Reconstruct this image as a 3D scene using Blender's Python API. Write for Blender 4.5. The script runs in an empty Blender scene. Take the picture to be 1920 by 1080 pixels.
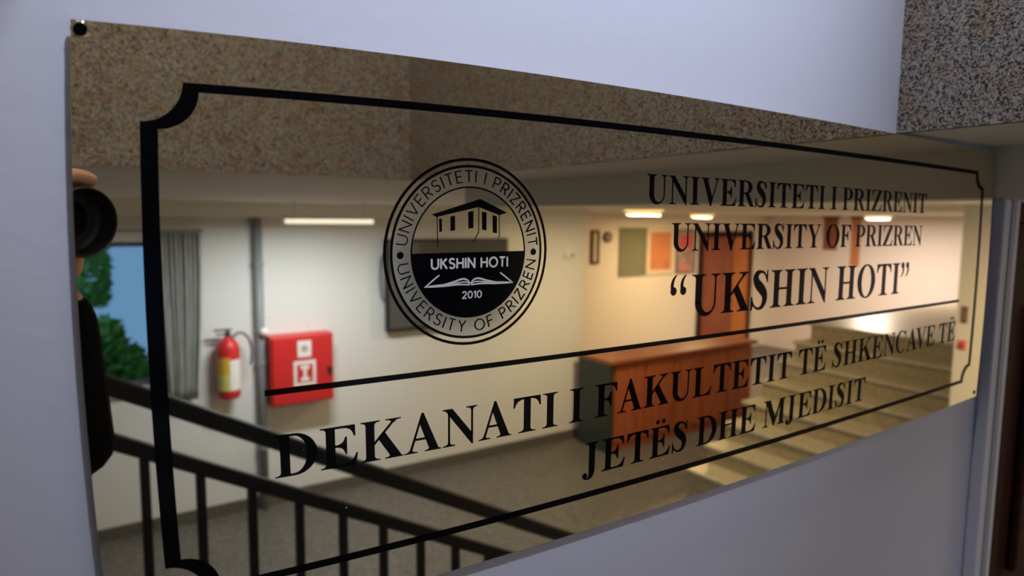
import bpy, bmesh, math, random
from mathutils import Vector, Matrix
from mathutils.geometry import tessellate_polygon
random.seed(7)
PI = math.pi

# ------------------------------------------------------------------ camera, world, main light
S = 0.36                         # plaque height in metres; plaque front face is the plane y = 0
CAM = Vector((-0.00286, -0.40947, 1.5))
ZTOP = 1.5 + 0.28620 * S         # height of the plaque's top edge
RX = Vector((0.829759, -0.558036, 0.009781))      # image right
DN = Vector((-0.049629, -0.091228, -0.994593))    # image down
FW = Vector((0.555911, 0.824787, -0.103392))      # looking direction
scn = bpy.context.scene
cam_d = bpy.data.cameras.new('camera'); cam = bpy.data.objects.new('camera', cam_d)
scn.collection.objects.link(cam); scn.camera = cam
m = Matrix((RX, -DN, -FW)).transposed().to_4x4(); m.translation = CAM
cam.matrix_world = m
cam_d.sensor_width = 36.0; cam_d.lens = 1256.388 * 36 / 1920
cam_d.clip_start = 0.001; cam_d.clip_end = 200
cam_d.dof.use_dof = True; cam_d.dof.focus_distance = 0.50; cam_d.dof.aperture_fstop = 6.4

vs = scn.view_settings
vs.view_transform = 'Standard'; vs.look = 'None'; vs.exposure = 0.0; vs.gamma = 1.0; vs.use_curve_mapping = False

wd = bpy.data.worlds.new('world'); scn.world = wd; wd.use_nodes = True
bg = wd.node_tree.nodes['Background']
bg.inputs[0].default_value = (0.17, 0.42, 0.95, 1); bg.inputs[1].default_value = 0.78

def lamp(kind, name, loc, energy, color, size=0.3, target=None, size_y=None, **kw):
    l = bpy.data.lights.new(name, kind); l.energy = energy; l.color = color
    if kind == 'AREA':
        l.size = size
        if size_y: l.shape = 'RECTANGLE'; l.size_y = size_y
    else: l.shadow_soft_size = size
    for k, v in kw.items(): setattr(l, k, v)
    o = bpy.data.objects.new(name, l); scn.collection.objects.link(o); o.location = loc
    if target is not None:
        o.rotation_euler = (Vector(target) - Vector(loc)).to_track_quat('-Z', 'Y').to_euler()
    return o
SPOT = Vector((0.36, -1.02, 2.75)); SPOT_T = Vector((0.34, 0.0, 1.97))
lamp('SPOT', 'added_well_spot', SPOT, 96, (0.82, 0.86, 1.0), 0.05, SPOT_T, spot_size=math.radians(50), spot_blend=1.0)  # added lamp, shapes the brightness falloff on the plaque wall
lamp('AREA', 'added_well_panel', (0.0, -0.16, 2.86), 17, (1.0, 0.95, 0.88), 0.5, (0.15, -1.34, 1.95), 0.2)  # added lamp, brightens the speckled fascias only
lamp('AREA', 'hall_tube', (1.55, -4.15, 1.43), 46, (0.61, 0.735, 1.0), 0.62, (1.55, -4.15, 0), 0.14)
lamp('AREA', 'hall_dome', (7.9, -6.3, 1.54), 52, (1.0, 0.76, 0.46), 0.3, (7.9, -6.3, 0), shape='DISK')
lamp('AREA', 'hall_dome', (9.6, -4.6, 1.54), 92, (1.0, 0.90, 0.95), 0.3, (9.6, -4.6, 0), shape='DISK')  # added lamp to brighten the pinkish end wall
lamp('AREA', 'hall_dome', (3.40, -0.62, 1.54), 30, (1.0, 0.82, 0.56), 0.3, (3.40, -0.62, 0), shape='DISK')  # added lamp outside the reflection, brightens the cream side wall
lamp('AREA', 'hall_dome', (4.3, -3.9, 1.54), 30, (1.0, 0.86, 0.62), 0.3, (4.3, -3.9, 0), shape='DISK')

# ------------------------------------------------------------------ materials
MATS = {}
def mat(name, col, rough=0.5, metal=0.0, spec=0.5, emit=None, estr=0, noise=None, bump=None, **kw):
    if name in MATS: return MATS[name]
    mt = bpy.data.materials.new(name); mt.use_nodes = True; nt = mt.node_tree; b = nt.nodes['Principled BSDF']
    b.inputs['Base Color'].default_value = (*col, 1); b.inputs['Roughness'].default_value = rough
    b.inputs['Metallic'].default_value = metal; b.inputs['Specular IOR Level'].default_value = spec
    for k, v in kw.items(): b.inputs[k].default_value = v
    if emit: b.inputs['Emission Color'].default_value = (*emit, 1); b.inputs['Emission Strength'].default_value = estr
    tc = nt.nodes.new('ShaderNodeTexCoord')
    def ntex(scale, detail=3, rgh=0.55, stretch=None):
        n = nt.nodes.new('ShaderNodeTexNoise'); n.inputs['Scale'].default_value = scale
        n.inputs['Detail'].default_value = detail; n.inputs['Roughness'].default_value = rgh
        src = tc.outputs['Object']
        if stretch:
            mp = nt.nodes.new('ShaderNodeMapping'); mp.inputs['Scale'].default_value = stretch
            nt.links.new(src, mp.inputs[0]); src = mp.outputs[0]
        nt.links.new(src, n.inputs['Vector']); return n
    if noise:                                   # (scale, amount, stretch)
        n = ntex(noise[0], 4, 0.6, noise[2] if len(noise) > 2 else None)
        r = nt.nodes.new('ShaderNodeValToRGB'); a = noise[1]
        r.color_ramp.elements[0].position = 0.3; r.color_ramp.elements[1].position = 0.7
        r.color_ramp.elements[0].color = (*[c * (1 - a) for c in col], 1)
        r.color_ramp.elements[1].color = (*[min(1, c * (1 + a)) for c in col], 1)
        nt.links.new(n.outputs[0], r.inputs[0]); nt.links.new(r.outputs[0], b.inputs['Base Color'])
    if bump:                                    # (scale, strength)
        n = ntex(bump[0], 4); bp = nt.nodes.new('ShaderNodeBump')
        bp.inputs['Strength'].default_value = bump[1]; bp.inputs['Distance'].default_value = 0.003
        nt.links.new(n.outputs[0], bp.inputs['Height']); nt.links.new(bp.outputs[0], b.inputs['Normal'])
    MATS[name] = mt; return mt

def speckle_mat():
    mt = bpy.data.materials.new('speckled_stucco'); mt.use_nodes = True; nt = mt.node_tree; b = nt.nodes['Principled BSDF']
    b.inputs['Roughness'].default_value = 0.75
    tc = nt.nodes.new('ShaderNodeTexCoord')
    n = nt.nodes.new('ShaderNodeTexNoise'); n.inputs['Scale'].default_value = 310; n.inputs['Detail'].default_value = 2.5
    n.inputs['Distortion'].default_value = 1.2
    nt.links.new(tc.outputs['Object'], n.inputs['Vector'])
    r = nt.nodes.new('ShaderNodeValToRGB'); e = r.color_ramp.elements
    e[0].position = 0.42; e[0].color = (0.02, 0.019, 0.020, 1)
    e[1].position = 0.55; e[1].color = (0.36, 0.33, 0.30, 1)
    nt.links.new(n.outputs[0], r.inputs[0])
    n2 = nt.nodes.new('ShaderNodeTexNoise'); n2.inputs['Scale'].default_value = 30; n2.inputs['Detail'].default_value = 1
    nt.links.new(tc.outputs['Object'], n2.inputs['Vector'])
    r2 = nt.nodes.new('ShaderNodeValToRGB'); e = r2.color_ramp.elements
    e[0].position = 0.45; e[0].color = (1, 1, 1, 1); e[1].position = 0.7; e[1].color = (0.95, 0.78, 0.65, 1)
    nt.links.new(n2.outputs[0], r2.inputs[0])
    mx = nt.nodes.new('ShaderNodeMix'); mx.data_type = 'RGBA'; mx.blend_type = 'MULTIPLY'; mx.inputs[0].default_value = 1
    nt.links.new(r.outputs[0], mx.inputs[6]); nt.links.new(r2.outputs[0], mx.inputs[7])
    nt.links.new(mx.outputs[2], b.inputs['Base Color'])
    bp = nt.nodes.new('ShaderNodeBump'); bp.inputs['Strength'].default_value = 0.6; bp.inputs['Distance'].default_value = 0.003
    nt.links.new(n.outputs[0], bp.inputs['Height']); nt.links.new(bp.outputs[0], b.inputs['Normal'])
    return mt
M_SPECK = speckle_mat()
M_WALL = mat('cool_wall_paint', (0.66, 0.69, 0.84), 0.6, bump=(90, 0.10))
M_WHITE = mat('hall_wall_paint', (0.80, 0.80, 0.78), 0.6, bump=(60, 0.08))
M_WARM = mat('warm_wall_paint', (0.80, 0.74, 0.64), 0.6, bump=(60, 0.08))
M_CEIL = mat('ceiling_paint', (0.88, 0.86, 0.79), 0.7, bump=(50, 0.08))
M_FLOOR = mat('dark_terrazzo', (0.12, 0.11, 0.095), 0.45, noise=(40, 0.5))
M_STEP = mat('olive_stone', (0.34, 0.28, 0.17), 0.4, noise=(30, 0.25))
M_BRASS = mat('polished_brass', (0.90, 0.80, 0.58), 0.015, 1.0)
M_BRUSH = mat('satin_brass', (0.80, 0.765, 0.66), 0.14, 1.0)
M_SILV = mat('matte_silver', (0.62, 0.61, 0.60), 0.45, spec=0.5)
M_EDGE = mat('brass_edge', (0.45, 0.38, 0.25), 0.35, 1.0)
M_BLACK = mat('black_enamel', (0.0015, 0.0015, 0.0025), 0.10, spec=0.10)
M_HOLE = mat('hole_black', (0.004, 0.0035, 0.003), 0.9, spec=0.0)
M_DUST = mat('dust_grey', (0.75, 0.73, 0.68), 0.9)
M_RAIL = mat('black_iron', (0.012, 0.013, 0.017), 0.5, spec=0.2)
M_RED = mat('red_enamel', (0.62, 0.025, 0.025), 0.4)
M_SIGN = mat('sign_white', (0.85, 0.82, 0.80), 0.5)
M_DOOR = mat('brown_wood', (0.26, 0.065, 0.022), 0.35, noise=(6, 0.35, (6, 6, 0.6)))
M_COUNT = mat('redbrown_wood', (0.42, 0.11, 0.04), 0.4, noise=(5, 0.3, (5, 5, 0.5)))
M_DARKWOOD = mat('dark_red_wood', (0.05, 0.014, 0.010), 0.7, spec=0.08, noise=(8, 0.35, (8, 8, 0.5)))
M_PIPE = mat('grey_pipe_paint', (0.26, 0.28, 0.29), 0.45)
M_CURT = mat('grey_curtain', (0.48, 0.49, 0.48), 0.9, noise=(20, 0.25, (3, 3, 0.3)))
M_PLASTIC = mat('black_plastic', (0.012, 0.012, 0.013), 0.45)
M_GLASSB = mat('dark_screen', (0.07, 0.078, 0.088), 0.06, spec=0.9)
M_SKIN = mat('skin', (0.62, 0.34, 0.24), 0.5, noise=(14, 0.08))
M_CLOTH = mat('black_cloth', (0.006, 0.006, 0.008), 0.9, spec=0.05, bump=(160, 0.3))
M_TROUS = mat('dark_trousers', (0.03, 0.032, 0.045), 0.9, bump=(160, 0.3))
M_HAIR = mat('dark_hair', (0.02, 0.013, 0.008), 0.5, bump=(120, 0.6))
M_LEAF = mat('leaf_green', (0.30, 0.48, 0.10), 0.6, noise=(9, 0.5))
M_BARK = mat('bark', (0.10, 0.07, 0.05), 0.9, noise=(9, 0.4))
M_LAWN = mat('grass', (0.12, 0.22, 0.05), 0.9, noise=(4, 0.4))
M_LAMPW = mat('lamp_white', (0.9, 0.9, 0.88), 0.4)

# ------------------------------------------------------------------ helpers
COL = scn.collection
class MB:
    def __init__(s): s.v = []; s.f = []
    def add(s, vs, fs):
        n = len(s.v); s.v += [tuple(v) for v in vs]; s.f += [tuple(i + n for i in f) for f in fs]; return s
    def box(s, x0, x1, y0, y1, z0, z1):
        if x0 > x1: x0, x1 = x1, x0
        if y0 > y1: y0, y1 = y1, y0
        if z0 > z1: z0, z1 = z1, z0
        return s.add([(x, y, z) for x in (x0, x1) for y in (y0, y1) for z in (z0, z1)],
                     [(0, 1, 3, 2), (4, 6, 7, 5), (0, 4, 5, 1), (2, 3, 7, 6), (0, 2, 6, 4), (1, 5, 7, 3)])
    def lathe(s, prof, center=(0, 0, 0), n=24, axis=None):
        """prof: (radius, height) pairs turned round `axis` through `center`."""
        ax = Vector(axis or (0, 0, 1)).normalized(); c = Vector(center)
        t = Vector((1, 0, 0)) if abs(ax.x) < 0.9 else Vector((0, 1, 0))
        e1 = ax.cross(t).normalized(); e2 = ax.cross(e1)
        base = len(s.v); k = len(prof)
        for r, h in prof:
            for i in range(n):
                a = 2 * PI * i / n; s.v.append(tuple(c + ax * h + e1 * (r * math.cos(a)) + e2 * (r * math.sin(a))))
        for j in range(k - 1):
            for i in range(n):
                i2 = (i + 1) % n; s.f.append((base + j * n + i, base + j * n + i2, base + (j + 1) * n + i2, base + (j + 1) * n + i))
        s.f.append(tuple(base + i for i in reversed(range(n)))); s.f.append(tuple(base + (k - 1) * n + i for i in range(n)))
        return s
    def tube(s, pts, r, n=8):
        pts = [Vector(p) for p in pts]; base = len(s.v); up = Vector((0.13, 0.21, 0.97))
        for i, p in enumerate(pts):
            d = (pts[min(i + 1, len(pts) - 1)] - pts[max(i - 1, 0)]).normalized()
            e1 = d.cross(up); e1 = e1.normalized() if e1.length > 1e-4 else Vector((1, 0, 0)); e2 = d.cross(e1)
            for k in range(n):
                a = 2 * PI * (k + 0.5) / n; s.v.append(tuple(p + e1 * (r * math.cos(a)) + e2 * (r * math.sin(a))))
        for i in range(len(pts) - 1):
            for k in range(n):
                k2 = (k + 1) % n; s.f.append((base + i * n + k, base + i * n + k2, base + (i + 1) * n + k2, base + (i + 1) * n + k))
        s.f.append(tuple(base + k for k in reversed(range(n)))); s.f.append(tuple(base + (len(pts) - 1) * n + k for k in range(n)))
        return s
    def ball(s, c, r, n=12, sq=(1, 1, 1)):
        prof = [(max(r * math.sin(PI * i / n), 1e-5), -r * math.cos(PI * i / n)) for i in range(n + 1)]
        b0 = len(s.v); s.lathe(prof, (0, 0, 0), 2 * n)
        for i in range(b0, len(s.v)):
            v = s.v[i]; s.v[i] = (c[0] + v[0] * sq[0], c[1] + v[1] * sq[1], c[2] + v[2] * sq[2])
        return s
    def build(s, name, material, parent=None, smooth=False, bevel=0, fix=True):
        me = bpy.data.meshes.new(name); me.from_pydata(s.v, [], s.f); me.validate()
        if fix:
            bm = bmesh.new(); bm.from_mesh(me); bmesh.ops.recalc_face_normals(bm, faces=bm.faces); bm.to_mesh(me); bm.free()
        o = bpy.data.objects.new(name, me); COL.objects.link(o); me.materials.append(material)
        if smooth: me.shade_smooth()
        if bevel:
            bv = o.modifiers.new('bevel', 'BEVEL'); bv.width = bevel; bv.segments = 2; bv.limit_method = 'ANGLE'
        if parent is not None:
            o.parent = parent; o.matrix_parent_inverse = Matrix.Translation(-parent.location)
        return o
def tag(o, label=None, cat=None, group=None, kind=None):
    if label: o['label'] = label
    if cat: o['category'] = cat
    if group: o['group'] = group
    if kind: o['kind'] = kind
    return o
def thing(name, label, cat, loc, group=None):
    o = bpy.data.objects.new(name, None); COL.objects.link(o); o.location = loc; o.empty_display_size = 0.05
    return tag(o, label, cat, group)
def struct(name, mb, material, label=None, **kw): return tag(mb.build(name, material, **kw), label, None, None, 'structure')

# ------------------------------------------------------------------ room shell (metres; hall floor lower than the landing)
ZC = 1.605        # soffit above landing and hall
ZH = -0.91        # hall floor
YF = -5.19        # far wall of the hall, facing the plaque
YB = -7.59        # deeper back wall, beyond the end of the far wall
XF = 0.826        # speckled fascia across the landing
YW = -1.34        # speckled fascia parallel to the plaque wall
XE = 11.3
DX0, DX1, DZ = 1.165, 2.05, 1.532      # door opening in the plaque wall
wf = MB()
WY = 0.0085
wf.box(-2.4, DX0, WY, 0.16, ZH, 3.3).box(DX0, DX1, WY, 0.16, DZ, ZC + 0.3).box(DX1, 4.5, WY, 0.16, ZH, ZC + 0.3)
struct('wall_front', wf, M_WALL, 'pale lavender painted wall carrying the brass plaque')
struct('wall_left', MB().box(-2.55, -2.4, -8, 0.16, ZH, 3.3), M_WHITE, 'white wall closing the stair landing')
wb = MB(); WX0, WX1, WZ0, WZ1 = -0.35, 0.572, 0.22, 1.30     # window in the far wall
wb.box(-2.4, WX0, YF - .2, YF, ZH, ZC).box(WX1, 4.70, YF - .2, YF, ZH, ZC).box(WX0, WX1, YF - .2, YF, ZH, WZ0).box(WX0, WX1, YF - .2, YF, WZ1, ZC)
struct('wall_back', wb, M_WHITE, 'white hall wall with window, fire equipment and screen')
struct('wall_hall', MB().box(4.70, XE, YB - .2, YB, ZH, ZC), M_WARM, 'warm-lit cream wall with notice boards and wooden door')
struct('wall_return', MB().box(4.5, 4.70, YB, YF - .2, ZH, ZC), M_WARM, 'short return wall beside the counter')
struct('wall_right', MB().box(XE, XE + .2, YB - .2, -1.2, ZH, ZC), mat('pink_white_paint', (0.84, 0.78, 0.77), 0.6, bump=(60, .08)), 'pinkish white end wall above the stairs')
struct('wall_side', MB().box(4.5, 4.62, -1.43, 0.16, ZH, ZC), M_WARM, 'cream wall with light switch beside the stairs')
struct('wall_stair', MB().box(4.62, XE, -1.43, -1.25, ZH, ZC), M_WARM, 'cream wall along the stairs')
ce = MB()
ce.box(XF + .012, XE + .2, YW - .012, 0.16, ZC, ZC + .25).box(-2.55, XE + .2, YB - .2, YW - .012, ZC, ZC + .25)
struct('ceiling', ce, M_CEIL, 'plain painted soffit of the hall')
struct('ceiling_upper', MB().box(-2.55, 1.2, YW - .3, 0.16, 3.3, 3.4), M_CEIL, 'high ceiling over the stair well')
struct('wall_fascia_right', MB().box(XF, XF + .012, YW - .012, WY, ZC, 3.3), M_SPECK, 'grey and black speckled stucco fascia running out from the wall')
struct('wall_fascia_back', MB().box(-2.4, XF, YW - .012, YW, ZC, 3.3), M_SPECK, 'grey and black speckled stucco fascia across the stair well')
struct('ceiling_beam', MB().box(1.085, 1.20, YW - .14, WY, 1.535, ZC), mat('beam_paint', (.84, .82, .73), .6), 'shallow painted beam under the soffit')
fl = MB(); fl.box(-2.4, -0.05, -1.85, 0.16, ZH - .2, 0).box(-2.4, XE, YB, -1.85, ZH - .2, ZH).box(1.62, 4.5, -1.85, 0.16, ZH - .2, ZH).box(4.5, XE, -1.85, -1.43, ZH - .2, ZH)
struct('floor', fl, M_FLOOR, 'dark terrazzo floor of landing and hall')
# flight from the landing down to the hall
st = thing('stair_flight', 'dark stone stair flight going down behind the black railing', 'stairs', (-0.05, -0.9, ZH)); st['kind'] = 'structure'; del st['category']
for i in range(5):
    x0 = -0.05 + 0.334 * i
    MB().box(x0, x0 + 0.334, -1.85, WY - .002, ZH, -0.182 * (i + 1) + 0.0005 + (0.02 if i == 4 else 0)).build('step', M_FLOOR, st, bevel=0.004)
# stairs climbing away at the far side of the hall
s2 = thing('stair_flight', 'olive stone stairs climbing towards the pinkish end wall', 'stairs', (4.4, -2.5, ZH)); s2['kind'] = 'structure'; del s2['category']
for k in range(8):
    x0 = 4.64 + 0.26 * k; zt = ZH + 0.17 * (k + 1)
    stp = MB().box(x0, x0 + (0.26 if k < 7 else 4.8), -3.58, -1.435, ZH, zt - 0.03).build('step', M_STEP, s2)
    MB().box(x0 - 0.03, x0 + (0.26 if k < 7 else 4.8), -3.60, -1.435, zt - 0.03, zt).build('tread', mat('tread_stone', (0.46, 0.41, 0.30), 0.35, noise=(30, .2)), s2, bevel=0.004)
struct('trim_1', MB().box(-2.4, 4.7, YF, YF + .12, ZC - .115, ZC), M_CEIL, 'painted cornice along the top of the hall wall')
struct('baseboard_back', MB().box(-2.4, 4.7, YF, YF + .015, ZH, ZH + .10), M_FLOOR, 'dark skirting along the hall wall')

# door in the plaque wall
d1 = thing('door_1', 'dark red-brown wooden door with pale casing next to the plaque', None, (1.6, 0, ZH)); d1['kind'] = 'structure'
MB().box(DX0 + .028, DX1 - .028, WY + .012, WY + .055, ZH + .005, DZ - .03).build('door_leaf', M_DARKWOOD, d1, bevel=.003)
for z0, z1 in ((ZH + .2, ZH + .95), (ZH + 1.1, ZH + 1.7), (ZH + 1.82, DZ - .16)):
    MB().box(DX0 + .14, DX1 - .14, WY - .002, WY + .014, z0, z1).build('panel', M_DARKWOOD, d1, bevel=.008)
fr = MB().box(DX0, DX0 + .028, WY - .004, WY + .07, ZH, DZ).box(DX1 - .028, DX1, WY - .004, WY + .07, ZH, DZ).box(DX0 + .028, DX1 - .028, WY - .004, WY + .07, DZ - .03, DZ)
fr.build('door_frame', M_DARKWOOD, d1, bevel=.002)
cs = MB().box(1.105, DX0 - .004, -.008, WY, ZH, 1.535).box(DX1 + .004, DX1 + .06, -.008, WY, ZH, DZ + .06)
cs.build('casing', M_WALL, d1, bevel=.003)
MB().box(1.128, 1.142, -.0095, -.006, ZH, 1.534).build('groove_shade', mat('groove_shade_grey', (0.33, 0.35, 0.42), .6), d1)  # grey strip standing in for the shade of a groove
hd = MB().lathe([(.012, 0), (.012, .05)], (1.98, WY + .012, 0.12), 12, (0, -1, 0)); hd.tube([(1.98, -.035, .12), (1.93, -.04, .12), (1.86, -.04, .12)], .009)
hd.build('handle', mat('steel', (.6, .6, .6), .3, 1.0), d1, smooth=True)

# ------------------------------------------------------------------ plaque
LENS_WARP = [[0.01912, 0.01831], [-0.05362, -0.07064], [0.07069, 0.1038], [-0.00662, -0.09367], [-0.0008382, 0.008985], [0.0008076, -0.0001537], [-0.3911, -0.167], [0.2417, 0.4154], [-0.334, -0.1008], [0.02845, 0.09125], [-0.0007232, -0.008585], [1.726, 0.3317], [-0.2006, -0.7969], [0.2677, 0.06712], [-0.01836, -0.03097], [-2.605, -0.2315], [0.1338, 0.5585], [-0.08182, -0.01664], [1.587, 0.06152], [-0.03444, -0.1654], [-0.4108, 0.004845]]  # lens distortion coefficients, put into the plaque's outline and lettering
BIJ = [(i, j) for i in range(6) for j in range(6 - i)]
W = 3.0784
def uv(u, v, h=0.0):
    """plaque units (height = 1, v downwards) -> world; the hand-cut sheet bows by about one per cent in its own plane"""
    a = u / 3; du = dv = 0.0
    for (i, j), c in zip(BIJ, LENS_WARP):
        t = a ** i * v ** j; du += c[0] * t; dv += c[1] * t
    return (S * (u + du), -h, ZTOP - S * (v + dv))
class Flat:
    """flat enamel shapes lying on the plaque face"""
    def __init__(s): s.v = []; s.f = []
    def poly(s, pts, h):
        tris = tessellate_polygon([[Vector((p[0], p[1], 0)) for p in pts]]); n = len(s.v)
        s.v += [uv(p[0], p[1], h) for p in pts]
        for t in tris:
            a, b, c = t
            A, B, C = pts[a], pts[b], pts[c]
            cr = (B[0] - A[0]) * (C[1] - A[1]) - (B[1] - A[1]) * (C[0] - A[0])
            if abs(cr) < 1e-12: continue
            s.f.append((n + a, n + b, n + c) if cr > 0 else (n + a, n + c, n + b))
    def strip(s, A, B, h):
        for i in range(len(A) - 1): s.poly([A[i], A[i + 1], B[i + 1], B[i]], h)
    def build(s, name, material, parent):
        me = bpy.data.meshes.new(name); me.from_pydata(s.v, [], s.f); o = bpy.data.objects.new(name, me); COL.objects.link(o)
        me.materials.append(material); o.parent = parent; o.matrix_parent_inverse = Matrix.Translation(-parent.location); return o
pq = thing('plaque', 'large polished brass plaque with black engraved lettering screwed to the wall', 'plaque', uv(W / 2, 1))
TH = 0.0025
NU, NV = 90, 30
pm = MB()
def grid(h): return [uv(W * i / NU, j / NV, h) for i in range(NU + 1) for j in range(NV + 1)]
idx = lambda i, j: i * (NV + 1) + j
pm.add(grid(0), [(idx(i, j), idx(i, j + 1), idx(i + 1, j + 1), idx(i + 1, j)) for i in range(NU) for j in range(NV)])
sheet = pm.build('brass_sheet', M_BRASS, pq, fix=False)
ed = MB(); rim = [(W * i / NU, 0) for i in range(NU)] + [(W, j / NV) for j in range(NV)] + [(W * (1 - i / NU), 1) for i in range(NU)] + [(0, 1 - j / NV) for j in range(NV)]
L = len(rim)
ed.add([uv(u, v, 0) for u, v in rim] + [uv(u, v, -TH) for u, v in rim], [(i, (i + 1) % L, L + (i + 1) % L, L + i) for i in range(L)] + [tuple(range(L, 2 * L))])
ed.build('sheet_edge', M_EDGE, pq)
for (u, v) in ((0.03, .06), (0.03, .94), (W - .04, .06), (W - .04, .94)):
    p = uv(u, v)
    MB().lathe([(.006, 0), (.006, WY - TH - .0003)], (p[0], TH, p[2]), 12, (0, 1, 0)).build('standoff', M_EDGE, pq)
# screw holes with a raised lip
for (u, v, r) in ((0.0125, 0.0140, 0.0098), (3.055, 0.979, 0.0085)):
    sc = bpy.data.objects.new('screw_hole', None)
    ring = Flat(); hole = Flat()
    o1 = [(u + r * 1.55 * math.cos(a), v + r * 1.55 * math.sin(a)) for a in [2 * PI * i / 24 for i in range(25)]]
    i1 = [(u + r * math.cos(a), v + r * math.sin(a)) for a in [2 * PI * i / 24 for i in range(25)]]
    hole.poly(i1[:-1], .0006); hole.build('screw_hole', M_HOLE, pq)
    if u < 1:
        k = MB(); c0 = uv(u, v)
        k.lathe([(S * r * 1.22, 0), (S * r * 1.14, .0004), (S * r * 1.0, .0003)], (c0[0], -.0001, c0[2]), 24, (0, -1, 0)).build('hole_lip', M_BRASS, pq, smooth=True)

HB = 0.00015      # enamel stands a hair proud of the brass
# border with concave corners
IU, IV, BU, BV, NT = 0.0943, 0.0805, 0.0258, 0.0140, 0.0625
def border(iu, iv, nt, n=90):
    """closed outline, clockwise from the top left, concave quarter-circle corners"""
    x0, x1, y0, y1 = iu, W - iu, iv, 1 - iv; pts = []
    seg = lambda a, b, k: [(a[0] + (b[0] - a[0]) * t / k, a[1] + (b[1] - a[1]) * t / k) for t in range(k)]
    arc = lambda cx, cy, a0, a1, k=14: [(cx + nt * math.cos(a0 + (a1 - a0) * t / k), cy + nt * math.sin(a0 + (a1 - a0) * t / k)) for t in range(k)]
    pts += seg((x0 + nt, y0), (x1 - nt, y0), n) + arc(x1, y0, PI, PI / 2)
    pts += seg((x1, y0 + nt), (x1, y1 - nt), 24) + arc(x1, y1, -PI / 2, -PI)
    pts += seg((x1 - nt, y1), (x0 + nt, y1), n) + arc(x0, y1, 0, -PI / 2)
    pts += seg((x0, y1 - nt), (x0, y0 + nt), 24) + arc(x0, y0, PI / 2, 0)
    return pts + pts[:1]
fo = border(IU, IV, NT)
def inner():
    out = []; x0, x1, y0, y1 = IU + BU, W - IU - BU, IV + BV, 1 - IV - BV; nx, ny = NT - .002, NT - .0035
    seg = lambda a, b, k: [(a[0] + (b[0] - a[0]) * t / k, a[1] + (b[1] - a[1]) * t / k) for t in range(k)]
    def arc(cx, cy, a0, a1, k=14): return [(cx + nx * math.cos(a0 + (a1 - a0) * t / k), cy + ny * math.sin(a0 + (a1 - a0) * t / k)) for t in range(k)]
    out += seg((x0 + nx, y0), (x1 - nx, y0), 90) + arc(x1, y0, PI, PI / 2) + seg((x1, y0 + ny), (x1, y1 - ny), 24) + arc(x1, y1, -PI / 2, -PI)
    out += seg((x1 - nx, y1), (x0 + nx, y1), 90) + arc(x0, y1, 0, -PI / 2) + seg((x0, y1 - ny), (x0, y0 + ny), 24) + arc(x0, y0, PI / 2, 0)
    return out + out[:1]
fb = Flat(); fb.strip(fo, inner(), HB); fb.build('border_line', M_BLACK, pq)
sp = Flat()
ua, ub = 0.2725, 2.8150
sp.strip([(ua + (ub - ua) * t / 60, .5765) for t in range(61)], [(ua + (ub - ua) * t / 60, .5870) for t in range(61)], HB)
sp.build('divider_line', M_BLACK, pq)

# ---- bold roman capitals (1000 units to the em, cap height 676)
def qb(p0, p1, p2, n=6): return [((1 - t) ** 2 * p0[0] + 2 * t * (1 - t) * p1[0] + t * t * p2[0], (1 - t) ** 2 * p0[1] + 2 * t * (1 - t) * p1[1] + t * t * p2[1]) for t in [k / n for k in range(1, n + 1)]]
def ell(cx, cy, rx, ry, a0, a1, n=20): return [(cx + rx * math.cos(math.radians(a0 + (a1 - a0) * k / n)), cy + ry * math.sin(math.radians(a0 + (a1 - a0) * k / n))) for k in range(n + 1)]
def stem(x0, x1, y0=0, y1=676, bl=0, br=0, tl=0, tr=0, t=19, b=62):
    p = []
    if bl: p += [(x0 - bl, y0)]
    else: p += [(x0, y0)]
    if br: p += [(x1 + br, y0), (x1 + br, y0 + t)] + qb((x1 + br, y0 + t), (x1, y0 + t + 4), (x1, y0 + b + t))
    else: p += [(x1, y0)]
    if tr: p += [(x1, y1 - b - t)] + qb((x1, y1 - b - t), (x1, y1 - t - 4), (x1 + tr, y1 - t)) + [(x1 + tr, y1)]
    else: p += [(x1, y1)]
    if tl: p += [(x0 - tl, y1), (x0 - tl, y1 - t)] + qb((x0 - tl, y1 - t), (x0, y1 - t - 4), (x0, y1 - b - t))
    else: p += [(x0, y1)]
    if bl: p += [(x0, y0 + b + t)] + qb((x0, y0 + b + t), (x0, y0 + t + 4), (x0 - bl, y0 + t))
    return p
def quads(A, B): return [[A[i], A[i + 1], B[i + 1], B[i]] for i in range(len(A) - 1)]
def brush(pts, n=8):
    """tapered brush stroke through (x, y, width) points"""
    P = [pts[0]] + pts + [pts[-1]]; c = []
    for i in range(1, len(P) - 2):
        for k in range(n):
            t = k / n
            c.append([0.5 * (2 * P[i][j] + (P[i + 1][j] - P[i - 1][j]) * t + (2 * P[i - 1][j] - 5 * P[i][j] + 4 * P[i + 1][j] - P[i + 2][j]) * t * t + (3 * P[i][j] - P[i - 1][j] - 3 * P[i + 1][j] + P[i + 2][j]) * t ** 3) for j in range(3)])
    c.append(list(pts[-1])); A = []; B = []
    for i, (x, y, w) in enumerate(c):
        a, b = c[max(i - 1, 0)], c[min(i + 1, len(c) - 1)]; dx, dy = b[0] - a[0], b[1] - a[1]; l = math.hypot(dx, dy) or 1
        A.append((x - dy / l * w / 2, y + dx / l * w / 2)); B.append((x + dy / l * w / 2, y - dx / l * w / 2))
    return quads(A, B)
def bowl(x, xs, xr, xi, yt, yb, ti):
    """right-hand bowl from stem x; straight to xs, outer reach xr, inner reach xi"""
    cy = (yt + yb) / 2; A = [(x, yt)] + ell(xs, cy, xr - xs, (yt - yb) / 2, 90, -90) + [(x, yb)]
    B = [(x, yt - ti)] + ell(xs - 15, cy, xi - xs + 15, (yt - yb) / 2 - ti, 90, -90) + [(x, yb + ti)]
    return quads(A, B)
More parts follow.
